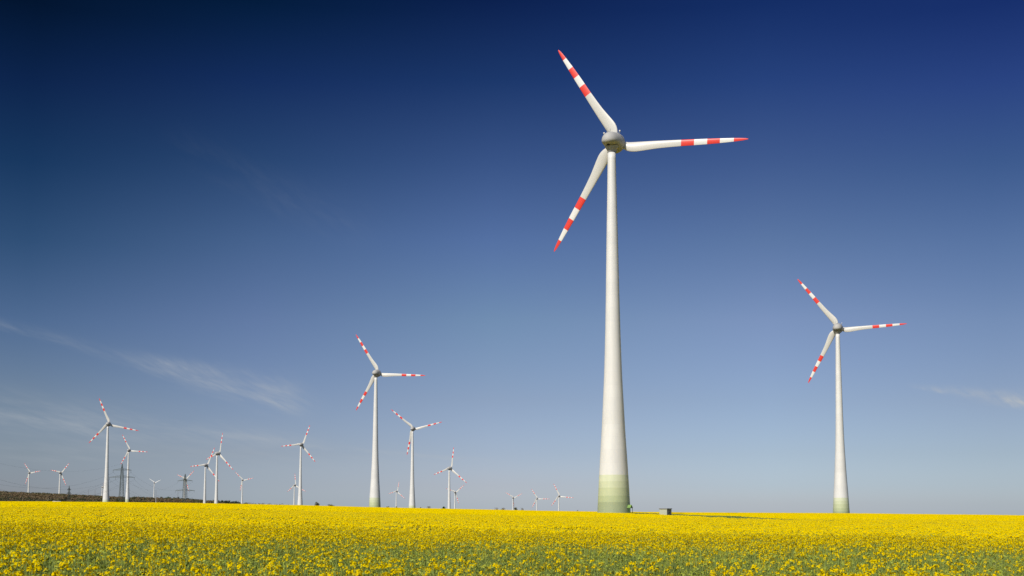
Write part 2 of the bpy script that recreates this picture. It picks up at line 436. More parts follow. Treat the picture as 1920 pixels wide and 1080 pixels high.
def plant(nbr, nfl, sz, fsz, leaves, h=1.15, flower=1.0, bias=Vector((0, 0, .3)), lo=.74):
    mb = MB()
    lean = Vector((random.uniform(-.06, .06), random.uniform(-.06, .06), 0))
    top = lean + Vector((0, 0, h))
    mb.bar((0, 0, 0), lean * .5 + Vector((0, 0, h * .55)), .008, 3, 2, .006); mb.bar(lean * .5 + Vector((0, 0, h * .55)), top, .006, 3, 2, .003)
    if random.random() < flower + .1: raceme(mb, top, sz * 1.1, nfl, fsz, bias)
    for k in range(nbr):
        a = random.uniform(0, 6.28); z0 = h * random.uniform(.4, .7); r_ = random.uniform(.10, .26)
        e = lean + Vector((math.cos(a) * r_, math.sin(a) * r_, h * random.uniform(lo, .99)))
        mid = lean * .6 + Vector((math.cos(a) * r_ * .7, math.sin(a) * r_ * .7, (z0 + e.z) / 2))
        mb.bar(lean * .5 + Vector((0, 0, z0)), mid, .005, 3, 2, .004); mb.bar(mid, e, .004, 3, 2, .0025)
        if random.random() < flower: raceme(mb, e, sz * random.uniform(.7, 1.05), nfl, fsz, bias)
        else:
            for q in range(4): quad(mb, e + rdir() * .015, rdir() * .012, rdir() * .012, 1)
    for k in range(leaves):
        a = random.uniform(0, 6.28); z0 = h * random.uniform(.12, .82); L = random.uniform(.07, .17) * (1.35 - z0 / h)
        d = Vector((math.cos(a), math.sin(a), random.uniform(-.1, .7))).normalized(); sd_ = Vector((-math.sin(a), math.cos(a), random.uniform(-.4, .4)))
        p0 = lean * .5 + Vector((0, 0, z0)); wd = L * random.uniform(.22, .34)
        mid = p0 + d * L * .55; tip = p0 + d * L + Vector((0, 0, -.3 * L))
        mb.add([p0, mid + sd_ * wd, tip, mid - sd_ * wd, mid + Vector((0, 0, .01))], [(0, 1, 4), (1, 2, 4), (2, 3, 4), (3, 0, 4)], 3)
    # young pods and side twigs thicken the middle storey
    for k in range(leaves // 2):
        a = random.uniform(0, 6.28); z0 = h * random.uniform(.55, .85); p0 = Vector((math.cos(a) * .06, math.sin(a) * .06, z0)) + lean
        mb.bar(p0, p0 + Vector((math.cos(a) * .06, math.sin(a) * .06, .06)), .003, 3, 2, .001)
    return mb
CROP = [m_petal, m_bud, m_stem, m_leaf]
def scatter(name, pts, rotz, scl, idx, variants, label, kind='stuff', tilt=0.0):
    """one object: points carrying instances of the variant meshes"""
    coll = bpy.data.collections.new(name + '_variants')
    for v in variants: coll.objects.link(v)
    N = len(pts)
    me = bpy.data.meshes.new(name); me.vertices.add(N); me.vertices.foreach_set('co', np.asarray(pts, np.float32).ravel())
    ar = me.attributes.new('rot', 'FLOAT_VECTOR', 'POINT')
    rot = np.zeros((N, 3), np.float32); rot[:, 2] = rotz
    if tilt: rot[:, 0] = rng.normal(0, tilt, N); rot[:, 1] = rng.normal(0, tilt, N)
    ar.data.foreach_set('vector', rot.ravel())
    a2 = me.attributes.new('scl', 'FLOAT', 'POINT'); a2.data.foreach_set('value', np.asarray(scl, np.float32))
    a3 = me.attributes.new('idx', 'INT', 'POINT'); a3.data.foreach_set('value', np.asarray(idx, np.int32))
    o = bpy.data.objects.new(name, me); scene.collection.objects.link(o)
    ng = bpy.data.node_groups.new(name + '_nodes', 'GeometryNodeTree')
    ng.interface.new_socket(name='Geometry', in_out='INPUT', socket_type='NodeSocketGeometry')
    ng.interface.new_socket(name='Geometry', in_out='OUTPUT', socket_type='NodeSocketGeometry')
    N_ = ng.nodes; L_ = ng.links
    gi = N_.new('NodeGroupInput'); go = N_.new('NodeGroupOutput')
    m2p = N_.new('GeometryNodeMeshToPoints'); iop = N_.new('GeometryNodeInstanceOnPoints')
    ci = N_.new('GeometryNodeCollectionInfo'); ci.inputs['Collection'].default_value = coll
    ci.inputs['Separate Children'].default_value = True; ci.inputs['Reset Children'].default_value = True
    def attr(nm, dt):
        a = N_.new('GeometryNodeInputNamedAttribute'); a.data_type = dt; a.inputs['Name'].default_value = nm; return a.outputs['Attribute']
    L_.new(gi.outputs[0], m2p.inputs['Mesh']); L_.new(m2p.outputs[0], iop.inputs['Points'])
    L_.new(ci.outputs[0], iop.inputs['Instance']); iop.inputs['Pick Instance'].default_value = True
    L_.new(attr('idx', 'INT'), iop.inputs['Instance Index']); L_.new(attr('rot', 'FLOAT_VECTOR'), iop.inputs['Rotation']); L_.new(attr('scl', 'FLOAT'), iop.inputs['Scale'])
    L_.new(iop.outputs[0], go.inputs[0])
    md = o.modifiers.new('scatter', 'NODES'); md.node_group = ng
    tag(o, label, kind=kind)
    return o

def rand_wedge(n, r0, r1, half):
    r_ = np.sqrt(rng.random(n) * (r1 * r1 - r0 * r0) + r0 * r0); th = (rng.random(n) * 2 - 1) * half
    return r_ * np.sin(th), r_ * np.cos(th)

# variants sorted by name so that index = order: 0-5 well flowered, 6-9 leafy with few flowers
nearv = []
for k in range(10):
    fl = 0.95 if k < 6 else (0.0 if k > 6 else .05)
    nearv.append(plant(random.randint(3, 5), 13, .037, .0125, 17, flower=fl).build(f'rapeseed_plant_{k:02d}', CROP, link=False))
def crop_layer(name, n, r0, r1, variants, nf, label, smin=.86, smax=1.12, leafy=None, turn=6.28, half=29):
    X, Y = rand_wedge(int(n * half / 29), r0, r1, R(half))
    keep = ~bare(X, Y) & (tram(X, Y) > 0.35)
    X, Y = X[keep], Y[keep]; r_ = np.hypot(X, Y); N = len(X)
    dn = vnoise(X, Y, .55) * .45 + vnoise(X + 50, Y, 1.6) * .3 + vnoise(X + 90, Y, 5.0) * .25
    ht = vnoise(X + 30, Y + 70, 2.2) * .6 + vnoise(X, Y, 9.0) * .4
    scl = (smin + (smax - smin) * rng.random(N)) * (0.90 + 0.20 * ht)
    if leafy is not None:
        pl = leafy(r_, dn, X); leaf = rng.random(N) < pl
    else: leaf = np.zeros(N, bool)
    scl = np.where(leaf, scl * .965, scl)
    leaf = leaf | green(X, Y) | (tram(X, Y) < .8)
    gi_ = nf + rng.integers(0, max(1, len(variants) - nf), N)
    gi_ = np.where(green(X, Y) | (tram(X, Y) < .8), len(variants) - 1, gi_)
    idx = np.where(leaf, gi_, rng.integers(0, nf, N))
    Z = ground(X, Y)
    return scatter(name, np.stack([X, Y, Z], 1), (rng.random(N) - .5) * turn, scl, idx, variants, label, tilt=.06)
def leafy_near(r_, dn, X):
    # share of plants in flower falls to a few per cent where the sowing ran thin
    f = np.interp(r_, [9, 15, 17, 18.5, 24, 27, 31, 36, 41], [.34, .38, .32, .12, .13, .48, .85, .95, 1.0])
    clump = np.clip(.25 + (dn - .42) * 6.0, .15, 3.2)
    return 1 - np.clip(f * (clump * .7 + .3) * np.exp(-np.clip(X, -14, 14) * .018), 0, 1)
crop_layer('rapeseed_plants_near', 30000, 9.0, 41.0, nearv, 6, 'flowering yellow rapeseed plants with green stems and leaves in the foreground', leafy=leafy_near, half=52)
# middle distance: same plants with fewer, larger flower pieces
SUNB = Vector(sun_dir)
midv = []
for k in range(8):
    midv.append(plant(7, 7, .050, .026, 5 if k < 6 else 14, flower=[1.0, .08, 0.0][max(0, k - 5)], bias=SUNB * 1.0, lo=.86).build(f'rapeseed_mid_plant_{k:02d}', CROP, link=False))
crop_layer('rapeseed_plants_middle', 97000, 36.0, 140.0, midv, 6, 'dense yellow rapeseed in bloom in the middle of the field',
           smin=.95, smax=1.06, turn=1.2, half=37, leafy=lambda r_, dn, X: 1 - np.clip(np.interp(r_, [36, 45, 60, 80, 110], [.42, .52, .66, .85, 1.0]) * np.clip(.5 + (dn - .42) * 4, .3, 2.5), 0, 1))
# far: 3 m patches of bloom
def fl_uv(f):
    n = (rdir() * .8 + SUNB).normalized(); u = n.orthogonal().normalized(); v = n.cross(u)
    return u * f, v * f
farv = []
for k in range(6):
    mb = MB()
    for q in range(190):
        p = Vector((random.uniform(-1.6, 1.6), random.uniform(-1.6, 1.6), CAN * random.uniform(.84, 1.04)))
        for s_ in range(2):
            c = p + Vector((random.uniform(-.05, .05), random.uniform(-.05, .05), random.uniform(-.05, .04)))
            quad(mb, c, *fl_uv(.062), 0 if random.random() < .96 else 1)
        if q % 3 == 0: mb.bar(p - Vector((0, 0, .5)), p, .008, 3, 2)
    farv.append(mb.build(f'rapeseed_far_patch_{k:02d}', CROP, link=False))
mb = MB()
for q in range(420):
    p = Vector((random.uniform(-1.3, 1.3), random.uniform(-1.3, 1.3), CAN * random.uniform(.80, 1.0)))
    d_ = rdir(); quad(mb, p, rdir() * .06, rdir() * .05, 3 if random.random() < .8 else 1)
    if q % 2 == 0: mb.bar(p - Vector((0, 0, .4)), p + Vector((0, 0, .04)), .012, 3, 2)
farv.append(mb.build('rapeseed_far_patch_green', CROP, link=False))
Xf, Yf = rand_wedge(38000, 137, D_FIELD + 8, R(31.5))
kf = ~bare(Xf, Yf) & (tram(Xf, Yf) > 1.5)
kf &= ~green(Xf, Yf) & (seg_dist(Xf, Yf, PATH) > 4.3)
Xf, Yf = Xf[kf], Yf[kf]
idf = rng.integers(0, 6, len(Xf))
gx_, gy_ = [], []
for (a, b_), (c, e) in zip(PATH[:-1], PATH[1:]):
    n_ = int(math.hypot(c - a, e - b_) / .8) + 1
    for q in range(n_):
        for r_ in (-1.9, 0, 1.9):
            px_, py_ = a + (c - a) * q / n_ + r_, b_ + (e - b_) * q / n_
            if math.hypot(px_, py_) > 137 and not bare(np.array([px_]), np.array([py_]))[0]: gx_.append(px_); gy_.append(py_)
for q in range(320):
    py_ = random.uniform(262, 333); px_ = py_ * random.uniform(.101, .127)
    if not bare(np.array([px_]), np.array([py_]))[0]: gx_.append(px_); gy_.append(py_)
Xf = np.concatenate([Xf, gx_]); Yf = np.concatenate([Yf, gy_]); idf = np.concatenate([idf, np.full(len(gx_), 6)]); Nf = len(Xf)
scatter('rapeseed_bloom_far', np.stack([Xf, Yf, ground(Xf, Yf)], 1), (rng.random(Nf) - .5) * 1.0, .92 + .16 * vnoise(Xf, Yf, 14.0) + .05 * rng.random(Nf), idf, farv,
        'far sheet of yellow rapeseed bloom reaching the skyline')

# understorey / closed canopy below the heads
m_under, nb, b = new_mat('crop_understorey', (0.05, 0.09, 0.02), 0.9, 0.1)
gp = nb.new('ShaderNodeNewGeometry')
n1 = nb.noise(gp.outputs['Position'], 9.0, 6, 0.7)
nb.put(b.inputs['Base Color'], nb.ramp(n1, [(0.32, (0.03, 0.045, 0.010)), (0.55, (0.10, 0.135, 0.035)), (0.7, (0.18, 0.21, 0.06))]))
m_canopy, nb, b = new_mat('crop_canopy', (0.6, 0.45, 0.02), 0.9, 0.1)
gp = nb.new('ShaderNodeNewGeometry')
n1 = nb.noise(gp.outputs['Position'], 5.0, 7, 0.72)
nb.put(b.inputs['Base Color'], nb.ramp(n1, [(0.30, (0.06, 0.09, 0.014)), (0.5, (0.20, 0.21, 0.016)), (0.7, (0.40, 0.35, 0.014))]))
r_near = np.concatenate([np.arange(4, 60, .35), np.arange(60, 140, .9)])
a_near = np.radians(np.linspace(-53, 53, 900))
def under_z(X, Y):
    z = ground(X, Y); h = .50 + .22 * (vnoise(X, Y, .28) - .5) + .16 * (vnoise(X + 7, Y, .9) - .5)
    h = h + .28 * smooth((np.hypot(X, Y) - 30) / 90)
    h = np.where(bare(X, Y), .06, h); h = np.where(tram(X, Y) < .5, .3, h)
    return z + h
o = polar_sheet('crop_understorey', r_near, a_near, under_z, [m_under]); tag(o, 'dark green leaf layer under the rapeseed flowers', kind='stuff')
r_far = np.concatenate([np.arange(139, 360, 1.2), np.arange(360, D_FIELD + 10, 3.0), [D_FIELD + 12]])
a_far = np.radians(np.linspace(-32, 32, 1000))
def can_z(X, Y):
    z = ground(X, Y); h = CAN * .86 + .14 * (vnoise(X, Y, 1.2) - .5) + .16 * (vnoise(X, Y, 6.0) - .5)
    h = np.where(bare(X, Y), .12, h); h = np.where(tram(X, Y) < 1.0, .35, h)
    h = np.where(np.hypot(X, Y) > D_FIELD + 11, 0.0, h)
    return z + h
def can_mat(X, Y, nr, n):
    b_ = bare(X, Y) | (tram(X, Y) < .7) | green(X, Y)
    return (b_[:-1, :-1] | b_[1:, 1:] | b_[1:, :-1] | b_[:-1, 1:]).astype(int)
o = polar_sheet('crop_canopy', r_far, a_far, can_z, [m_canopy, m_under], fmat=can_mat); tag(o, 'closed canopy of the far rapeseed crop', kind='stuff')

# ------------------------------------------------------------------ wind turbines
m_tower, nb, b = new_mat('tower_paint', (0.62, 0.60, 0.56), 0.42, 0.45)
tc = nb.new('ShaderNodeTexCoord'); sp = nb.new('ShaderNodeSeparateXYZ'); nb.put(sp.inputs[0], tc.outputs['Object'])
zz = nb.m('DIVIDE', sp.outputs[2], 120.0)
ring0 = 12.35; bh = 1.93
stops = [(0.0, (0.38, 0.425, 0.25)), ((ring0 - 4 * bh) / 120, (0.475, 0.525, 0.30)), ((ring0 - 3 * bh) / 120, (0.55, 0.59, 0.355)), ((ring0 - 2 * bh) / 120, (0.62, 0.655, 0.43)),
         ((ring0 - bh) / 120, (0.68, 0.71, 0.50)), (ring0 / 120, (0.76, 0.745, 0.715))]
basec = nb.ramp(zz, stops, 'CONSTANT')
mp = nb.new('ShaderNodeMapping'); nb.put(mp.inputs[0], tc.outputs['Object']); mp.inputs['Scale'].default_value = (1.0, 1.0, 0.12)
streakn = nb.noise(mp.outputs[0], 1.1, 5, 0.6)
blot = nb.noise(tc.outputs['Object'], 0.25, 3, 0.5)
dirt = nb.m('MULTIPLY', nb.rng(streakn, .3, .8, .94, 1.0), nb.rng(blot, .3, .7, .965, 1.0))
fr = nb.m('FRACT', nb.m('DIVIDE', nb.m('SUBTRACT', sp.outputs[2], ring0), 3.82))
seam = nb.m('LESS_THAN', fr, 0.016)
seg = nb.m('FLOOR', nb.m('DIVIDE', nb.m('SUBTRACT', sp.outputs[2], ring0), 3.82))
wn = nb.new('ShaderNodeTexWhiteNoise'); wn.noise_dimensions = '1D'; nb.put(wn.inputs['W'], seg)
tone = nb.rng(wn.outputs['Value'], 0, 1, .965, 1.0, False)
dirt = nb.m('MULTIPLY', nb.m('MULTIPLY', dirt, tone), nb.rng(seam, 0, 1, 1.0, .93, False))
vm = nb.new('ShaderNodeVectorMath', operation='SCALE'); nb.put(vm.inputs[0], basec); nb.put(vm.inputs['Scale'], dirt)
nb.put(b.inputs['Base Color'], vm.outputs[0])

m_shell, nb, b = new_mat('nacelle_paint', (0.45, 0.44, 0.42), 0.55, 0.25)
tc = nb.new('ShaderNodeTexCoord'); n1 = nb.noise(tc.outputs['Object'], 0.9, 4, 0.6)
nb.put(b.inputs['Base Color'], nb.mix(n1, (0.47, 0.455, 0.44), (0.41, 0.40, 0.385)))

def blade_material(name, striped):
    m, nb, b = new_mat(name, (0.6, 0.58, 0.54), 0.40, 0.5)
    tc = nb.new('ShaderNodeTexCoord'); sp = nb.new('ShaderNodeSeparateXYZ'); nb.put(sp.inputs[0], tc.outputs['Object'])
    if striped:
        red = (0.80, 0.052, 0.035); wh = (0.80, 0.785, 0.75)
        base = nb.ramp(sp.outputs[0], [(0.0, (0.65, 0.63, 0.585)), (.503, red), (.598, wh), (.697, red), (.792, wh), (.894, red)], 'CONSTANT')
    else: base = nb.mix(0.5, (0.80, 0.79, 0.77), (0.80, 0.79, 0.77))
    mp = nb.new('ShaderNodeMapping'); nb.put(mp.inputs[0], tc.outputs['Object']); mp.inputs['Scale'].default_value = (8.0, 60.0, 60.0)
    n1 = nb.noise(mp.outputs[0], 1.0, 4, 0.6)
    vm = nb.new('ShaderNodeVectorMath', operation='SCALE'); nb.put(vm.inputs[0], base); nb.put(vm.inputs['Scale'], nb.rng(n1, .3, .8, .95, 1.0))
    nb.put(b.inputs['Base Color'], vm.outputs[0])
    return m
m_blade = blade_material('blade_paint_striped', True)
m_blade_w = blade_material('blade_paint_white', False)
m_dark, _, _ = new_mat('dark_opening', (0.02, 0.02, 0.02), 0.6, 0.3)
m_joint, _, _ = new_mat('joint_grey', (0.12, 0.12, 0.11), 0.6, 0.3)
m_steel, _, _ = new_mat('galvanised_steel', (0.42, 0.43, 0.42), 0.45, 0.5); m_steel.node_tree.nodes['Principled BSDF'].inputs['Metallic'].default_value = .6
m_lampglass, _, _ = new_mat('beacon_glass', (0.75, 0.73, 0.70), 0.15, 0.6)
m_porch, _, _ = new_mat('porch_green', (0.20, 0.33, 0.09), 0.6, 0.2)
m_porchd, _, _ = new_mat('porch_frame_green', (0.06, 0.11, 0.04), 0.6, 0.3)
m_door, _, _ = new_mat('door_green', (0.07, 0.10, 0.05), 0.5, 0.3)

# tower: height, radius
TP = [(-2.0, 5.05), (0, 4.95), (5.5, 4.66), (11.6, 4.34), (17.2, 4.02), (24.5, 3.55), (32.9, 3.12), (41.0, 2.72), (50.1, 2.40), (62.6, 2.09), (75.2, 1.86), (89.3, 1.58), (100, 1.36), (HUBH - 3.5, 1.19)]
def cr_interp(prof, n):
    h = np.array([p[0] for p in prof]); r_ = np.array([p[1] for p in prof]); hh = np.linspace(h[0], h[-1], n)
    sl = np.gradient(r_, h); o = []
    for x in hh:
        i = min(max(np.searchsorted(h, x) - 1, 0), len(h) - 2); d = h[i + 1] - h[i]; t = (x - h[i]) / d
        o.append((x, (2 * t**3 - 3 * t**2 + 1) * r_[i] + (t**3 - 2 * t**2 + t) * d * sl[i] + (-2 * t**3 + 3 * t**2) * r_[i + 1] + (t**3 - t**2) * d * sl[i + 1]))
    return o
mb = MB(); mb.lathe(cr_interp(TP, 60), 64)
P_tower = mb.build('tower', m_tower, smooth=True, link=False)
for p in P_tower.data.polygons:
    if len(p.vertices) > 4: p.use_smooth = False
mb = MB(); mb.lathe([(HUBH - 3.52, 1.24), (HUBH - 3.36, 1.26), (HUBH - 3.30, 1.12)], 40)
P_collar = mb.build('tower_collar', m_joint, smooth=False, link=False)
# nacelle, built along +Y (towards the rotor), origin on tower axis at hub height
NP = [(-4.05, .02), (-4.0, .55), (-3.8, 1.12), (-3.4, 1.66), (-2.8, 2.10), (-2.0, 2.42), (-1.0, 2.66), (0.0, 2.80), (1.0, 2.93), (1.9, 3.02), (2.5, 3.06), (2.78, 3.02), (2.80, 2.9)]
mb = MB(); mb.lathe(NP, 48, axis='Y')
def belly(y): return .60 + .40 * min(max((y + 1.2) / 3.6, 0), 1) ** 1.5
mb.v = [(x, y, z * belly(y) if z < 0 else z * 1.03 - .0) for x, y, z in mb.v]
# neck flaring down onto the tower head
neck = [(-3.32, 1.27), (-3.0, 1.33), (-2.55, 1.50), (-2.1, 1.78), (-1.5, 2.1)]
mb.lathe(neck, 40, axis='Z', cap=False)
P_nac = mb.build('nacelle', m_shell, smooth=True, link=False)
mb = MB()
mb.lathe([(2.84, 2.98), (2.95, 3.08), (3.45, 3.02), (3.6, 2.70), (3.75, 2.50), (4.6, 2.30), (5.4, 1.86), (6.0, 1.30), (6.35, .72), (6.5, .05)], 48, axis='Y')
P_hub = mb.build('hub', m_shell, smooth=True, link=False)
# hatch, dark opening in the belly of the nacelle
mb = MB(); mb.box((0, 0, 0), (0.95, 1.0, 0.35))
P_hatch = mb.build('hatch', m_dark, link=False)
# instruments
mb = MB()
mb.bar((-.55, 0, .35), (.55, 0, .35), .05, 6); mb.bar((0, 0, -.3), (0, 0, .35), .06, 6)
mb.bar((-.55, 0, .3), (-.55, 0, 1.35), .06, 6); mb.bar((.55, 0, .3), (.55, 0, .95), .045, 6)
mb.box((-.55, 0, 1.38), (.22, .08, .1)); mb.box((.55, 0, 1.0), (.12, .22, .1))
P_anem = mb.build('anemometer', m_steel, link=False)
def beacon(side):
    mb = MB(); mb.bar((0, 0, 0), (.9 * side, 0, .35), .07, 8); mb.bar((.9 * side, 0, .30), (.9 * side, 0, .52), .16, 10)
    mb.lathe([(0, .02)], 3) if False else None
    o = mb.build('beacon_arm', m_steel, link=False)
    g = MB(); 
    pr = [(.28 * math.sin(t) + .72, .28 * math.cos(t)) for t in np.linspace(-1.4, 1.5, 8)]
    g.lathe(pr, 14); g.v = [(x + .9 * side, y, z) for x, y, z in g.v]
    return o, g.build('beacon_lamp', m_lampglass, smooth=True, link=False)
BE = [beacon(1), beacon(-1)]

# blade: unit length along +X, chord in +/-Z, thickness in Y ; leading edge on +Z side, trailing -Z (clockwise from behind)
BX = [.048, .06, .075, .095, .119, .145, .168, .205, .25, .29, .324, .40, .5, .6, .69, .79, .89, .95, .98, .995, 1.0]
LE = [.020, .017, .015, .0125, .012, .012, .0122, .0125, .0128, .013, .013, .0132, .0132, .0133, .0133, .0125, .0112, .0085, .006, .003, .0008]
TE = [.035, .043, .052, .060, .066, .068, .067, .063, .057, .052, .048, .0425, .037, .0335, .030, .0245, .017, .0115, .0065, .003, .0008]
def make_blade():
    mb = MB(); n = 20; V = []
    for i, (x, le, te) in enumerate(zip(BX, LE, TE)):
        ch = le + te; tw = R(np.interp(x, [.05, .12, .25, .5, 1], [26, 22, 13, 6, 1]))
        th = ch * np.interp(x, [.05, .1, .2, .4, 1], [.62, .42, .30, .22, .14])
        bend = .012 * x * x
        for k in range(n):
            a = 2 * math.pi * k / n
            c = .5 * (1 + math.cos(a))           # 1 at LE, 0 at TE
            tt = math.sin(a) * th * .5 * (0.30 + 1.05 * c ** .5) * (1.0 if c > .02 else .4)
            zc = (-te + c * ch)
            cc = math.cos(tw)
            V.append((x, tt + (zc - (le - te) / 2) * math.tan(tw) * .8 + bend, zc))
    F = []
    for i in range(len(BX) - 1):
        for k in range(n):
            a, b_ = i * n + k, i * n + (k + 1) % n; F.append((a, b_, b_ + n, a + n))
    F.append(tuple(range(n))[::-1]); l = (len(BX) - 1) * n; F.append(tuple(range(l, l + n)))
    mb.add(V, F)
    return mb
P_blade = make_blade().build('blade', m_blade, smooth=True, link=False)
P_blade_w = make_blade().build('blade', m_blade_w, smooth=True, link=False)
mb = MB(); mb.bar((.040, 0, -.006), (.052, 0, -.006), .040, 18, 0, .034)
P_root = mb.build('blade_root', m_joint, smooth=False, link=False)

def inst(proto, parent, loc=(0, 0, 0), rot=None, scale=(1, 1, 1), name=None):
    o = proto.copy(); scene.collection.objects.link(o)
    if name: o.name = name
    o.parent = parent; o.location = loc
    if rot is not None: o.rotation_euler = rot
    o.scale = scale
    return o
TILT = .102; OV = .117 * 35.5
LBL = {
 'MAIN': 'tallest and nearest white wind turbine, with green banded foot, beside the small kiosk',
 'RIGHT': 'second largest white wind turbine with green banded foot, alone at the right',
 'L': 'medium white wind turbine with pale green foot, tallest one of the left half',
 'A': 'largest wind turbine of the left edge group, just left of the lattice pylon',
 'B': 'white wind turbine whose tower stands right beside and half over the tall lattice pylon',
 'M': 'wind turbine with one blade hanging down along its tower, just right of the medium turbine',
 'K': 'mid sized wind turbine with one blade level to the left, tiny turbine behind its tower',
 'H': 'taller one of two wind turbines with crossing blades, its tower nearer the right',
 'G': 'shorter one of two wind turbines with crossing blades, its level blade pointing left',
 'O': 'small wind turbine with one blade nearly upright and a tinier turbine at its right',
 'C': 'leftmost tiny wind turbine standing behind the brown wooded ridge',
 'D': 'tiny wind turbine on the wooded ridge, second from left, one blade pointing down right',
 'E': 'tiny wind turbine with plain white blades spread in a flat V above the ridge',
 'F': 'tiny wind turbine seen directly behind the broad dark lattice pylon',
 'I': 'tiny wind turbine with V shaped upper blades at the low end of the trees',
 'J': 'tiny wind turbine with one blade straight up, half hidden behind a bigger turbine',
 'N': 'tiny wind turbine between the medium turbine and the one with a hanging blade',
 'P': 'tiny wind turbine just behind and right of the small turbine with its blade upright',
 'Q': 'leftmost of three tiny turbines beside the brown bushes, lower blade along its tower',
 'R': 'middle one of the three tiny wind turbines on the skyline left of the nearest tower',
 'S': 'rightmost of the three tiny wind turbines on the skyline left of the nearest tower',
 'U': 'tiny wind turbine almost hidden behind the tower of the largest left edge turbine',
}
for (key, tx, ty, hz, yaw, sc, blades) in TURB:
    zb = hz + ZC - HUBH * sc
    root = empty('wind_turbine', (tx, ty, zb), 0)
    tag(root, LBL[key], 'wind turbine', 'wind turbines of the wind farm')
    tw = inst(P_tower, root, scale=(sc,) * 3, name='tower')
    if key in ('MAIN', 'RIGHT', 'L'):
        inst(P_collar, root, scale=(sc,) * 3, name='tower_collar')
    Mn = Matrix.Translation((0, 0, HUBH * sc)) @ Matrix.Rotation(-R(yaw), 4, 'Z') @ Matrix.Rotation(TILT, 4, 'X')
    eu = Mn.to_euler()
    nac = inst(P_nac, root, (0, 0, HUBH * sc), eu, (sc,) * 3, 'nacelle')
    hub = inst(P_hub, root, (0, 0, HUBH * sc), eu, (sc,) * 3, 'hub')
    for (ang, L) in blades:
        a = R(ang); L *= 1.012
        # local frame: right = nacelle +X, up = nacelle +Z, axis = +Y
        Mb = Mn @ Matrix.Translation((0, OV * sc, 0)) @ Matrix.Rotation(-a, 4, 'Y')
        bl = inst(P_blade_w if key == 'E' else P_blade, root, Mb.to_translation(), Mb.to_euler(), (L, 37 * sc * (1.2 if ty > 3000 else 1), 37.5 * sc * (1.2 if ty > 3000 else 1) * (1 + .22 * abs(math.sin(a)))), 'blade')
    if key in ('MAIN', 'RIGHT'):
        mi = Mn
        def on(p, o, parent, name, rx_=0, rz_=0):
            q = o.copy(); scene.collection.objects.link(q); q.name = name; q.parent = parent; q.location = p; q.rotation_euler = (rx_, 0, rz_); return q
        on((-.15, -2.45, -1.22), P_hatch, nac, 'hatch', R(-20))
        on((-.3, -1.4, 2.45), P_anem, nac, 'anemometer')
        for (arm, lamp), s_ in zip(BE, (1, -1)):
            q = on((1.6 * s_, 0.6, 2.20), arm, nac, 'beacon_arm'); on((1.6 * s_, 0.6, 2.20), lamp, nac, 'beacon_lamp')
    if key == 'MAIN':
        # entrance at the tower's right hand foot: door, steps, rail and a small gable roof
        phi = R(-34)                                   # direction from tower axis, from +X towards +Y
        ex = Matrix.Rotation(phi, 4, 'Z')
        rF = 4.72
        def P(x, y, z): return ex @ Vector((rF + x, y, z))
        def part(name, mbx, mat):
            mbx.v = [tuple(P(*v)) for v in mbx.v]; return mbx.build(name, mat, root)
        q = MB(); q.box((.02, 0, 1.75), (.12, 1.0, 2.1)); d_ = part('door', q, m_door)
        q = MB()
        w_, zr, zt = .72, 3.05, 3.85
        for sgn in (-1, 1):
            q.add([(-.1, sgn * w_, zr), (1.15, sgn * w_, zr), (1.15, 0, zt), (-.1, 0, zt), (-.1, sgn * w_, zr + .08), (1.15, sgn * w_, zr + .08), (1.15, 0, zt + .08), (-.1, 0, zt + .08)],
                  [(0, 1, 2, 3), (4, 7, 6, 5), (0, 4, 5, 1), (0, 3, 7, 4), (1, 5, 6, 2)])
        q.add([(1.1, -w_ + .03, zr), (1.1, w_ - .03, zr), (1.1, 0, zt - .02)], [(0, 1, 2)])
        part('entrance_roof', q, m_porch)
        q = MB()
        for y in (-.68, .68):
            q.bar((1.05, y, -1), (1.05, y, 3.05), .07, 6); q.bar((.15, y, 1.7), (1.42, y, 1.7), .03, 6); q.bar((.15, y, 1.25), (1.42, y, 1.25), .02, 6)
            q.bar((1.42, y, 1.7), (2.6, y, .9), .03, 6); q.bar((2.6, y, .9), (2.6, y, -.4), .04, 6)
        part('handrail', q, m_porchd)
        q = MB()
        for k in range(9): q.box((.2 + k * .1, -.70, 1.9), (.05, .03, 2.3))
        q.box((.6, -.70, 3.0), (1.0, .05, .08)); q.box((.6, -.70, .8), (1.0, .05, .08))
        q.box((1.12, 0, 3.0), (.05, 1.35, .1))
        part('entrance_screen', q, m_porchd)
        q = MB(); q.box((.75, 0, .62), (1.5, 1.4, .08))
        for k in range(3): q.box((1.65 + k * .3, 0, .42 - k * .2), (.28, 1.3, .05))
        part('entrance_steps', q, m_steel)

# ------------------------------------------------------------------ kiosk by the track
kx, ky = 30.55, 234.0
kz = gz(kx, ky)
m_kiosk, nb, b = new_mat('kiosk_paint', (0.47, 0.48, 0.36), 0.7, 0.2)
tc = nb.new('ShaderNodeTexCoord'); n1 = nb.noise(tc.outputs['Object'], 3.0, 5, 0.6)
nb.put(b.inputs['Base Color'], nb.mix(n1, (0.50, 0.51, 0.38), (0.40, 0.41, 0.30)))
m_kroof, _, _ = new_mat('kiosk_roof_grey', (0.20, 0.19, 0.17), 0.8, 0.2)
m_vent, _, _ = new_mat('kiosk_vent_grey', (0.16, 0.16, 0.15), 0.6, 0.4)
k0 = empty('transformer_kiosk', (kx, ky, kz), R(-28))
tag(k0, 'small pale green transformer kiosk with flat grey roof, right of the nearest turbine', 'kiosk')
q = MB(); q.box((0, 0, 1.1), (1.55, 2.6, 2.5)); q.build('wall', m_kiosk, k0)
q = MB(); q.box((0, 0, 2.42), (1.75, 2.8, .14)); q.build('roof', m_kroof, k0)
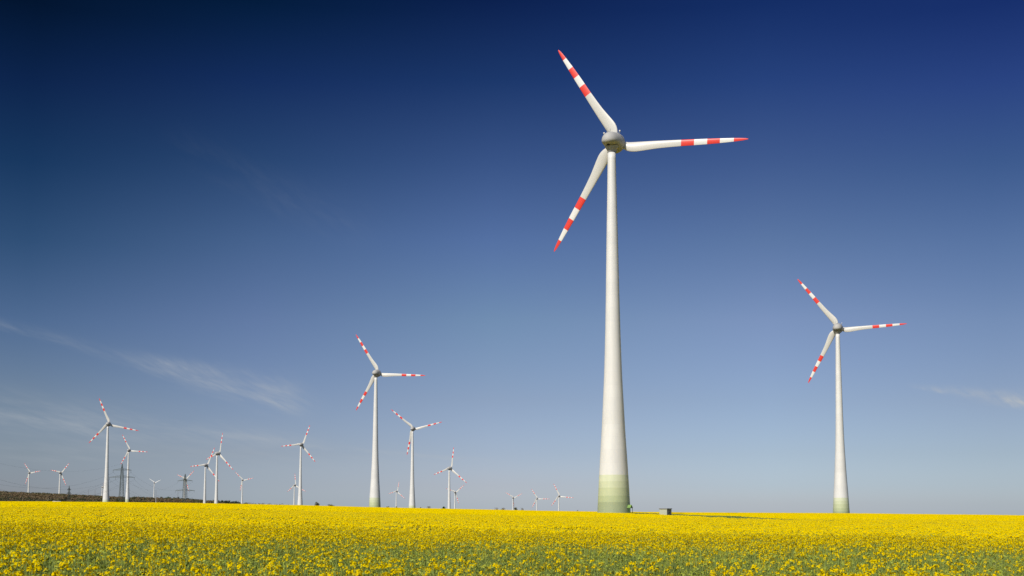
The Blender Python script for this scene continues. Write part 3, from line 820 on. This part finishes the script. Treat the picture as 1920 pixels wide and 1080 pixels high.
for yv in (-.62, .62):
    q = MB(); q.box((.79, yv, 1.2), (.05, 1.05, 2.1)); d_ = q.build('door', m_vent, k0)
    q = MB()
    for j in range(7): q.box((.825, yv, 1.45 + j * .085), (.03, .8, .035))
    q.build('louvre', m_steel, d_)
    q = MB(); q.box((.835, yv * .3, 1.0), (.05, .04, .18)); q.build('handle', m_dark, d_)

# ------------------------------------------------------------------ trees and wood
def tree_mat(name, a, b_):
    m, nb, b = new_mat(name, a, 0.85, 0.15)
    oi = nb.new('ShaderNodeObjectInfo'); gp = nb.new('ShaderNodeNewGeometry')
    n1 = nb.noise(gp.outputs['Position'], .35, 3, .6)
    nb.put(b.inputs['Base Color'], nb.mix(nb.m('ADD', nb.m('MULTIPLY', n1, .5), nb.m('MULTIPLY', oi.outputs['Random'], .5)), a, b_))
    return m
TM = [tree_mat('bare_twigs_brown', (0.20, 0.145, 0.078), (0.175, 0.125, 0.066)),
      tree_mat('foliage_dull_green', (0.11, 0.11, 0.05), (0.14, 0.125, 0.06)),
      tree_mat('foliage_dark_green', (0.03, 0.045, 0.024), (0.055, 0.065, 0.036)),
      tree_mat('foliage_fresh_green', (0.07, 0.12, 0.03), (0.05, 0.08, 0.025)),
      tree_mat('bare_twigs_grey', (0.20, 0.155, 0.10), (0.17, 0.13, 0.08))]
m_bark, _, _ = new_mat('bark', (0.07, 0.055, 0.04), 0.9, 0.1)
def crown_mesh(mi, h=10.0, r_=4.5, n=420, leaf=.42, conic=False, low=False):
    """lumpy crown of many leaf clumps through its volume; base at z=0"""
    mb = MB(); lobes = []
    nl = 8 if not low else 4
    for k in range(nl):
        a = random.uniform(0, 6.28); rr = random.uniform(.1, .62) * r_; zz_ = h * random.uniform(.32, .85)
        if conic: rr *= (1.1 - zz_ / h) * 1.1
        lobes.append((Vector((math.cos(a) * rr, math.sin(a) * rr, zz_)), r_ * random.uniform(.32, .55) * (1.25 - .6 * zz_ / h if conic else 1)))
    for k in range(n):
        c, lr = random.choice(lobes); d = rdir(); p = c + d * lr * random.uniform(.35, 1.08)
        if p.z < h * .08: p.z = h * .08 + random.random() * h * .1
        u = rdir(); v = u.cross(d)
        if v.length < .1: v = u.orthogonal()
        s_ = leaf * random.uniform(.5, 1.3)
        v = v.normalized() * s_; u = u * s_
        mb.add([p - u, p + v, p + u * .8 - v * .4], [(0, 1, 2)])
    A = np.array(mb.v); t_ = np.percentile(A[:, 2], 99.3); q_ = np.percentile(np.hypot(A[:, 0], A[:, 1]), 97)
    mb.v = [(x * r_ / q_, y * r_ / q_, z * h / t_) for x, y, z in mb.v]
    return mb
def trunk_mb(h, r_):
    mb = MB(); top = Vector((random.uniform(-.3, .3), random.uniform(-.3, .3), h * .55))
    mb.bar((0, 0, -1.5), top, .045 * h * .55, 7, 0, .018 * h)
    for k in range(5):
        a = random.uniform(0, 6.28); z0 = h * random.uniform(.2, .5)
        e = Vector((math.cos(a) * r_ * .6, math.sin(a) * r_ * .6, z0 + h * random.uniform(.2, .4)))
        mb.bar((top.x * z0 / (h * .55), top.y * z0 / (h * .55), z0), e, .014 * h, 5, 0, .005 * h)
    return mb
crowns = {}; trunks = []
for mi in range(5):
    crowns[mi] = [crown_mesh(mi, conic=(mi == 2 and k == 0), n=520 if mi not in (0, 4) else 620, leaf=.55 if mi not in (0, 4) else .30).build('crown', TM[mi], link=False) for k in range(3)]
for k in range(3): trunks.append(trunk_mb(10.0, 4.5).build('trunk', m_bark, link=False))
def tree(name, x, y, z, h, hw, kind, label, group=None):
    t = empty(name, (x, y, z), random.uniform(0, 6.28))
    tag(t, label, 'tree' if name != 'bush' else 'bush', group)
    s_ = h / 10.0; w_ = hw / 4.0
    inst(random.choice(crowns[kind]), t, scale=(w_, w_, s_), name='crown')
    inst(random.choice(trunks), t, scale=(w_, w_, s_), name='trunk')
    return t
TL = ['lone dark rounded tree on the skyline left of the medium turbine', 'low spreading bush on the skyline, right of the lone dark tree',
      'tiny dark shrub on the skyline just right of the medium turbine', 'tiny dark shrub at the foot of the tiny turbine beside the medium one',
      'tiny dark shrub on the skyline right of the turbine with the hanging blade', 'small brown leafless tree on the skyline right of the turbine with the hanging blade',
      'small fresh green round tree on the skyline left of the small turbine with upright blade', 'pale grey tree on the skyline left of the brown bushes',
      'widest reddish brown bush on the skyline left of the three tiny turbines', 'greenish bush at the foot of the leftmost of three tiny turbines',
      'pale grey bush on the skyline just right of the leftmost of three tiny turbines', 'faint grey bush on the skyline left of the nearest tower']
for (x, y, hw, d, k), lb in zip(TREES, TL):
    sl = px_slope(x, y); X = sl[0] * d; top = sl[1] * d + ZC; zg = gz(X, d)
    # a crown only shows what stands above the crop's edge
    tree('tree' if k in (1, 3, 0) and hw > 3.7 else 'bush', X, d, zg, max(top - zg, 3.0), hw / F_PX * d, k, lb)
# tree line at the low end of the ridge: single tree tops one can tell apart
LINE = [(10,122),(48,134),(90,122),(120,132),(150,130),(190,136),(225,125),(262,139),(300,141),(352,140),(400,140),(450,146),(490,156),(530,150),(580,156),(655,172),(690,170),(735,162),(830,172),
        (880,170),(915,178),(945,172),(985,185),(1020,182),(1055,185),(1100,195),(1180,200),(1215,206),(1265,203),(1310,210),(1370,214),(1415,206),(1500,210),(1600,221),(1690,220),(1780,229)]
for i, (zx, zy) in enumerate(LINE):
    x = 300 + zx / 7.385; y = 915 + zy / 7.385; d = 2500 + random.uniform(-90, 90)
    sl = px_slope(x, y); X = sl[0] * d; zg = gz(X, d); top = sl[1] * d + ZC
    kind = 2 if zx < 1120 else random.choice([0, 1, 0]); kind = {90: 3, 120: 3, 530: 0, 655: 1, 690: 1, 735: 0, 580: 0, 450: 2}.get(zx, kind)
    hw = random.uniform(4.2, 6.4) * (1.25 if zx > 1120 else 1.0)
    marks = [(292, 'white mast'), (346.3, 'broad pylon'), (384, 'shorter crossing turbine'), (405, 'taller crossing turbine'), (454, 'low end turbine')]
    mk = [m_ for m_ in marks if m_[0] <= x][-1]
    ordn = sum(1 for a_, b2 in LINE[:i] if mk[0] <= 300 + a_ / 7.385 < x)
    words = ['first', 'second', 'third', 'fourth', 'fifth', 'sixth', 'seventh', 'eighth', 'ninth', 'tenth', 'eleventh', 'twelfth', 'thirteenth', 'fourteenth', 'fifteenth'][ordn]
    look = {2: 'dark evergreen tree', 0: 'brown leafless tree', 1: 'dull olive tree', 3: 'fresh green tree'}[kind]
    lab = f'{look} in the tree line, {words} right of the {mk[1]}'
    tree('tree', X, d, zg, max(top - zg, 5.0), hw * 1.15, kind, lab, 'trees of the tree line at the low end of the ridge')
# the wood on the ridge, one mass
lowc = []
for k, mi in enumerate([0, 0, 0, 0, 4, 1, 1, 2]):
    lowc.append(crown_mesh(mi, n=150, leaf=.75, low=True).build(f'wood_crown_{k:02d}', TM[mi], link=False))
Nw = 15000
rw = rng.uniform(1950, 3010, Nw); tw_ = rng.uniform(R(-31), math.atan(px_slope(535, 940)[0]), Nw)
Xw, Yw = rw * np.sin(tw_), rw * np.cos(tw_)
nz = vnoise(Xw, Yw, 60.0) * .6 + vnoise(Xw, Yw, 170.0) * .4
pick = rng.integers(0, 5, Nw); pick = np.where((nz > .56) & (rng.random(Nw) < .75), 5 + rng.integers(0, 3, Nw), pick)
rightish = smooth((tw_ - math.atan(px_slope(300, 940)[0])) / .03)
pick = np.where(rng.random(Nw) < rightish * .6, 5 + rng.integers(0, 3, Nw), pick)
ok = (np.abs(rw - (2330 + 60 * np.sin(tw_ * 40))) > 9)          # forest road
for t in TURB: ok &= np.hypot(Xw - t[1], Yw - t[2]) > 16
# clearings round the pylons and turbines that stand before the wood
for (x_, y_, c_) in [(-788.6, 2409.7, 9), (-549.2, 2100.4, 9), (px_slope(346.3, 940)[0] * 2200, 2200, 9), (px_slope(129, 940)[0] * 2350, 2350, 7)]:
    a_ = math.atan2(x_, y_)
    ok &= ~((np.abs(tw_ - a_) * rw < c_) & (rw < math.hypot(x_, y_) + 14))
Xw, Yw, pick, nz = Xw[ok], Yw[ok], pick[ok], nz[ok]; Nw = len(Xw)
scatter('wood', np.stack([Xw, Yw, ground(Xw, Yw) - .5], 1), rng.random(Nw) * 6.28, (.75 + .45 * rng.random(Nw)) * (.8 + .35 * nz), pick, lowc,
        'brown leafless wood covering the distant ridge on the left')

# ------------------------------------------------------------------ pylons and cables
m_pyl, _, _ = new_mat('pylon_green_steel', (0.085, 0.10, 0.075), 0.6, 0.3)
m_pyl2, _, _ = new_mat('insulator_glass', (0.10, 0.11, 0.10), 0.3, 0.5)
def pylon(x, y, H, arms, bw, tw2, rz, label, rb=.19, peak=8.0, dense=1.0):
    zb = gz(x, y); t = empty('lattice_pylon', (x, y, zb), rz); tag(t, label, 'pylon', 'lattice pylons of the power line')
    za = arms[0][0]                                      # top arm height
    def half(z):
        if z < za: return np.interp(z, [0, H * .34, za], [bw, bw * .56, tw2])
        return np.interp(z, [za, H], [tw2, .12])
    q = MB(); zs = [0]
    while zs[-1] < za: zs.append(min(za, zs[-1] + max(1.9, half(zs[-1]) * 1.55 / dense)))
    while zs[-1] < H - .5: zs.append(min(H, zs[-1] + 2.2))
    cn = [(-1, -1), (1, -1), (1, 1), (-1, 1)]
    for a, b_ in zip(zs[:-1], zs[1:]):
        ha, hb = half(a), half(b_)
        for k in range(4):
            c0, c1 = cn[k], cn[(k + 1) % 4]
            q.bar((c0[0] * ha, c0[1] * ha, a), (c0[0] * hb, c0[1] * hb, b_), rb)
            q.bar((c0[0] * ha, c0[1] * ha, a), (c1[0] * hb, c1[1] * hb, b_), rb * .42, 3)
            q.bar((c1[0] * ha, c1[1] * ha, a), (c0[0] * hb, c0[1] * hb, b_), rb * .42, 3)
            q.bar((c0[0] * hb, c0[1] * hb, b_), (c1[0] * hb, c1[1] * hb, b_), rb * .42, 3)
    q.build('lattice_mast', m_pyl, t)
    hang = []
    for (z, L, ins) in arms:
        q = MB(); h0 = half(z)
        for s_ in (-1, 1):
            n = 6
            for i in range(n):
                f0, f1 = i / n, (i + 1) / n
                x0, x1 = s_ * (h0 + (L - h0) * f0), s_ * (h0 + (L - h0) * f1)
                t0, t1 = z + 2.3 * (1 - f0), z + 2.3 * (1 - f1); w0, w1 = h0 * (1 - f0) + .05, h0 * (1 - f1) + .05
                for yy in (-1, 1):
                    q.bar((x0, yy * w0, z), (x1, yy * w1, z), rb * .8, 3); q.bar((x0, yy * w0 * .5, t0), (x1, yy * w1 * .5, t1), rb * .8, 3)
                    q.bar((x0, yy * w0, z), (x1, yy * w1 * .5, t1), rb * .4, 3)
                q.bar((x0, -w0, z), (x1, w1, z), rb * .4, 3)
        q.build('crossarm', m_pyl, t)
        for xi in ins:
            for s_ in (-1, 1):
                q = MB(); q.bar((s_ * xi, 0, z), (s_ * xi, 0, z - 3.4), .10, 6)
                for k in range(9): q.bar((s_ * xi, 0, z - .5 - k * .3), (s_ * xi, 0, z - .62 - k * .3), .22, 8)
                q.build('insulator', m_pyl2, t); hang.append((s_ * xi, z - 3.4))
    return t, zb, hang
def at(x, d): return px_slope(x, 940)[0] * d
def topz(y, d, x=230): return px_slope(x, y)[1] * d + ZC
p1x = at(227.5, 1600); p1b = gz(p1x, 1600); H1 = topz(869, 1600) - p1b
z1 = lambda y: topz(y, 1600) - p1b
P1 = pylon(p1x, 1600, H1, [(z1(881.5), 12.6, [11.8]), (z1(895), 17.4, [16.6, 8.6])], 4.4, 1.25, R(4), 'tall lattice pylon with two crossarms beside the left edge turbines', rb=.21)
p2x = at(346.3, 2200); p2b = gz(p2x, 2200); z2 = lambda y: topz(y, 2200) - p2b
P2 = pylon(p2x, 2200, z2(888.5), [(z2(901.5), 14.6, [13.8]), (z2(920), 19.2, [18.2, 9.5])], 6.0, 2.4, R(-6), 'broad dense lattice pylon with a turbine directly behind it', rb=.26, dense=1.35)
p3x = at(129, 2350); p3b = gz(p3x, 2350)
P3 = pylon(p3x, 2350, topz(910.5, 2350) - p3b, [(topz(918, 2350) - p3b, 7, [6]), ((topz(925, 2350) - p3b), 9, [8, 4])], 2.6, .8, R(80), 'small slender lattice pylon standing in front of the brown wooded ridge', rb=.24)
p0x, p0y = -455.0, 900.0; p0b = gz(p0x, p0y)
P0 = pylon(p0x, p0y, 58, [(49, 12.6, [11.8]), (38, 17.4, [16.6, 8.6])], 4.4, 1.25, R(8), 'lattice pylon just outside the left edge carrying the cables', rb=.22)
m_cable, _, _ = new_mat('cable', (0.10, 0.10, 0.11), 0.5, 0.4)
def wpos(P, i):
    o, zb, hang = P; xx, zz_ = hang[i]; rz = o.rotation_euler[2]
    return Vector((o.location.x + xx * math.cos(rz), o.location.y + xx * math.sin(rz), zb + zz_))
def cable(pa, pb, sag, q, r_=.075):
    pts = []
    n = 36
    for k in range(n + 1):
        f = k / n; p = pa.lerp(pb, f); p = Vector(p); p.z -= 4 * sag * f * (1 - f); pts.append(p)
    for a, b_ in zip(pts[:-1], pts[1:]): q.bar(a, b_, r_, 4)
pos_words = ['left end of the upper crossarms', 'right end of the upper crossarms', 'left end of the lower crossarms', 'right end of the lower crossarms',
             'left middle of the lower crossarms', 'right middle of the lower crossarms']
for i in range(6):
    q = MB(); cable(wpos(P0, i), wpos(P1, i), 23 + (i % 3) * 1.2, q, .055); cable(wpos(P1, i), wpos(P2, i), 19, q, .045)
    o = q.build('power_cable', m_cable); tag(o, f'thin power cable hanging from the {pos_words[i]}', 'cable', 'power cables of the line')
q = MB(); cable(Vector((p0x, p0y, p0b + 58)), Vector((p1x, 1600, p1b + H1)), 17, q, .04)
o = q.build('power_cable', m_cable); tag(o, 'topmost thin earth wire strung between the pylon peaks', 'cable', 'power cables of the line')

# ------------------------------------------------------------------ slim masts near the ridge
m_post, _, _ = new_mat('mast_white', (0.62, 0.60, 0.58), 0.5, 0.4)
m_postd, _, _ = new_mat('mast_grey', (0.22, 0.20, 0.19), 0.6, 0.3)
def mast(x, ytop, d, r_, mat, label, thin=None):
    X = at(x, d); zb = gz(X, d); H = px_slope(x, ytop)[1] * d + ZC - zb
    t = empty('mast', (X, d, zb)); tag(t, label, 'mast')
    hb = H * .62 if thin else H
    q = MB(); q.bar((0, 0, -1), (0, 0, hb), r_, 10, 0, r_ * .8); q.build('pole', mat, t)
    q = MB(); q.bar((0, 0, hb), (0, 0, H + (0 if thin else 1.5)), r_ * .4, 6, 0, r_ * .3)
    for k in range(3): q.bar((-r_ * 2, 0, H - .4 - k * 1.1), (r_ * 2, 0, H - .4 - k * 1.1), r_ * .25, 4)
    q.build('antenna', m_postd, t)
    return t
mast(292.3, 919, 1500, .38, m_post, 'white mast with thin grey antenna just right of the plain white bladed turbine', thin=True)
mast(165.2, 919.5, 2500, .28, m_postd, 'thin dark mast on the ridge, left one of a pair')
mast(177.8, 919.5, 2500, .28, m_postd, 'thin dark mast on the ridge, right one of a pair')
mast(333.3, 921, 2400, .30, m_postd, 'thin grey mast rising from the trees left of the broad pylon')

# ------------------------------------------------------------------ two far parked cars at the field's far edge
m_car, _, _ = new_mat('car_white', (0.72, 0.72, 0.73), 0.3, 0.5)
m_car2, _, _ = new_mat('car_silver', (0.45, 0.47, 0.50), 0.3, 0.5)
m_glass, _, _ = new_mat('car_glass', (0.03, 0.035, 0.04), 0.1, 0.6)
m_tyre, _, _ = new_mat('tyre', (0.02, 0.02, 0.02), 0.8, 0.2)
def car(x, yb, d, mat, label):
    X = at(x, d); z = max(gz(X, d), px_slope(x, yb)[1] * d + ZC - .75)
    t = empty('car', (X, d, z), R(6)); tag(t, label, 'car')
    def prism(mb, prof, w_, mi=0):
        n = len(prof); V = [(p[0], -w_, p[1]) for p in prof] + [(p[0], w_, p[1]) for p in prof]
        mb.add(V, [tuple(range(n)), tuple(range(n, 2 * n))[::-1]] + [(i, i + n, (i + 1) % n + n, (i + 1) % n) for i in range(n)], mi)
    q = MB(); prism(q, [(-2.2, .35), (2.2, .35), (2.25, .7), (1.2, .95), (-2.15, 1.0), (-2.25, .7)], .88); prism(q, [(.5, 1.42), (-1.3, 1.45), (-1.5, 1.38), (.6, 1.36)], .62); q.build('body', mat, t)
    q = MB(); prism(q, [(1.15, .96), (.55, 1.36), (-1.45, 1.38), (-2.0, 1.0)], .72); q.build('window', m_glass, t)
    for wx in (-1.4, 1.35):
        for wy in (-.82, .82):
            q = MB(); q.bar((wx, wy - .1, .32), (wx, wy + .1, .32), .32, 14); q.build('wheel', m_tyre, t)
car(103, 940.0, 1150, m_car, 'white car, left one of two parked beyond the crop below the wooded ridge')
car(110.5, 940.0, 1150, m_car2, 'silver car, right one of two parked beyond the crop below the wooded ridge')
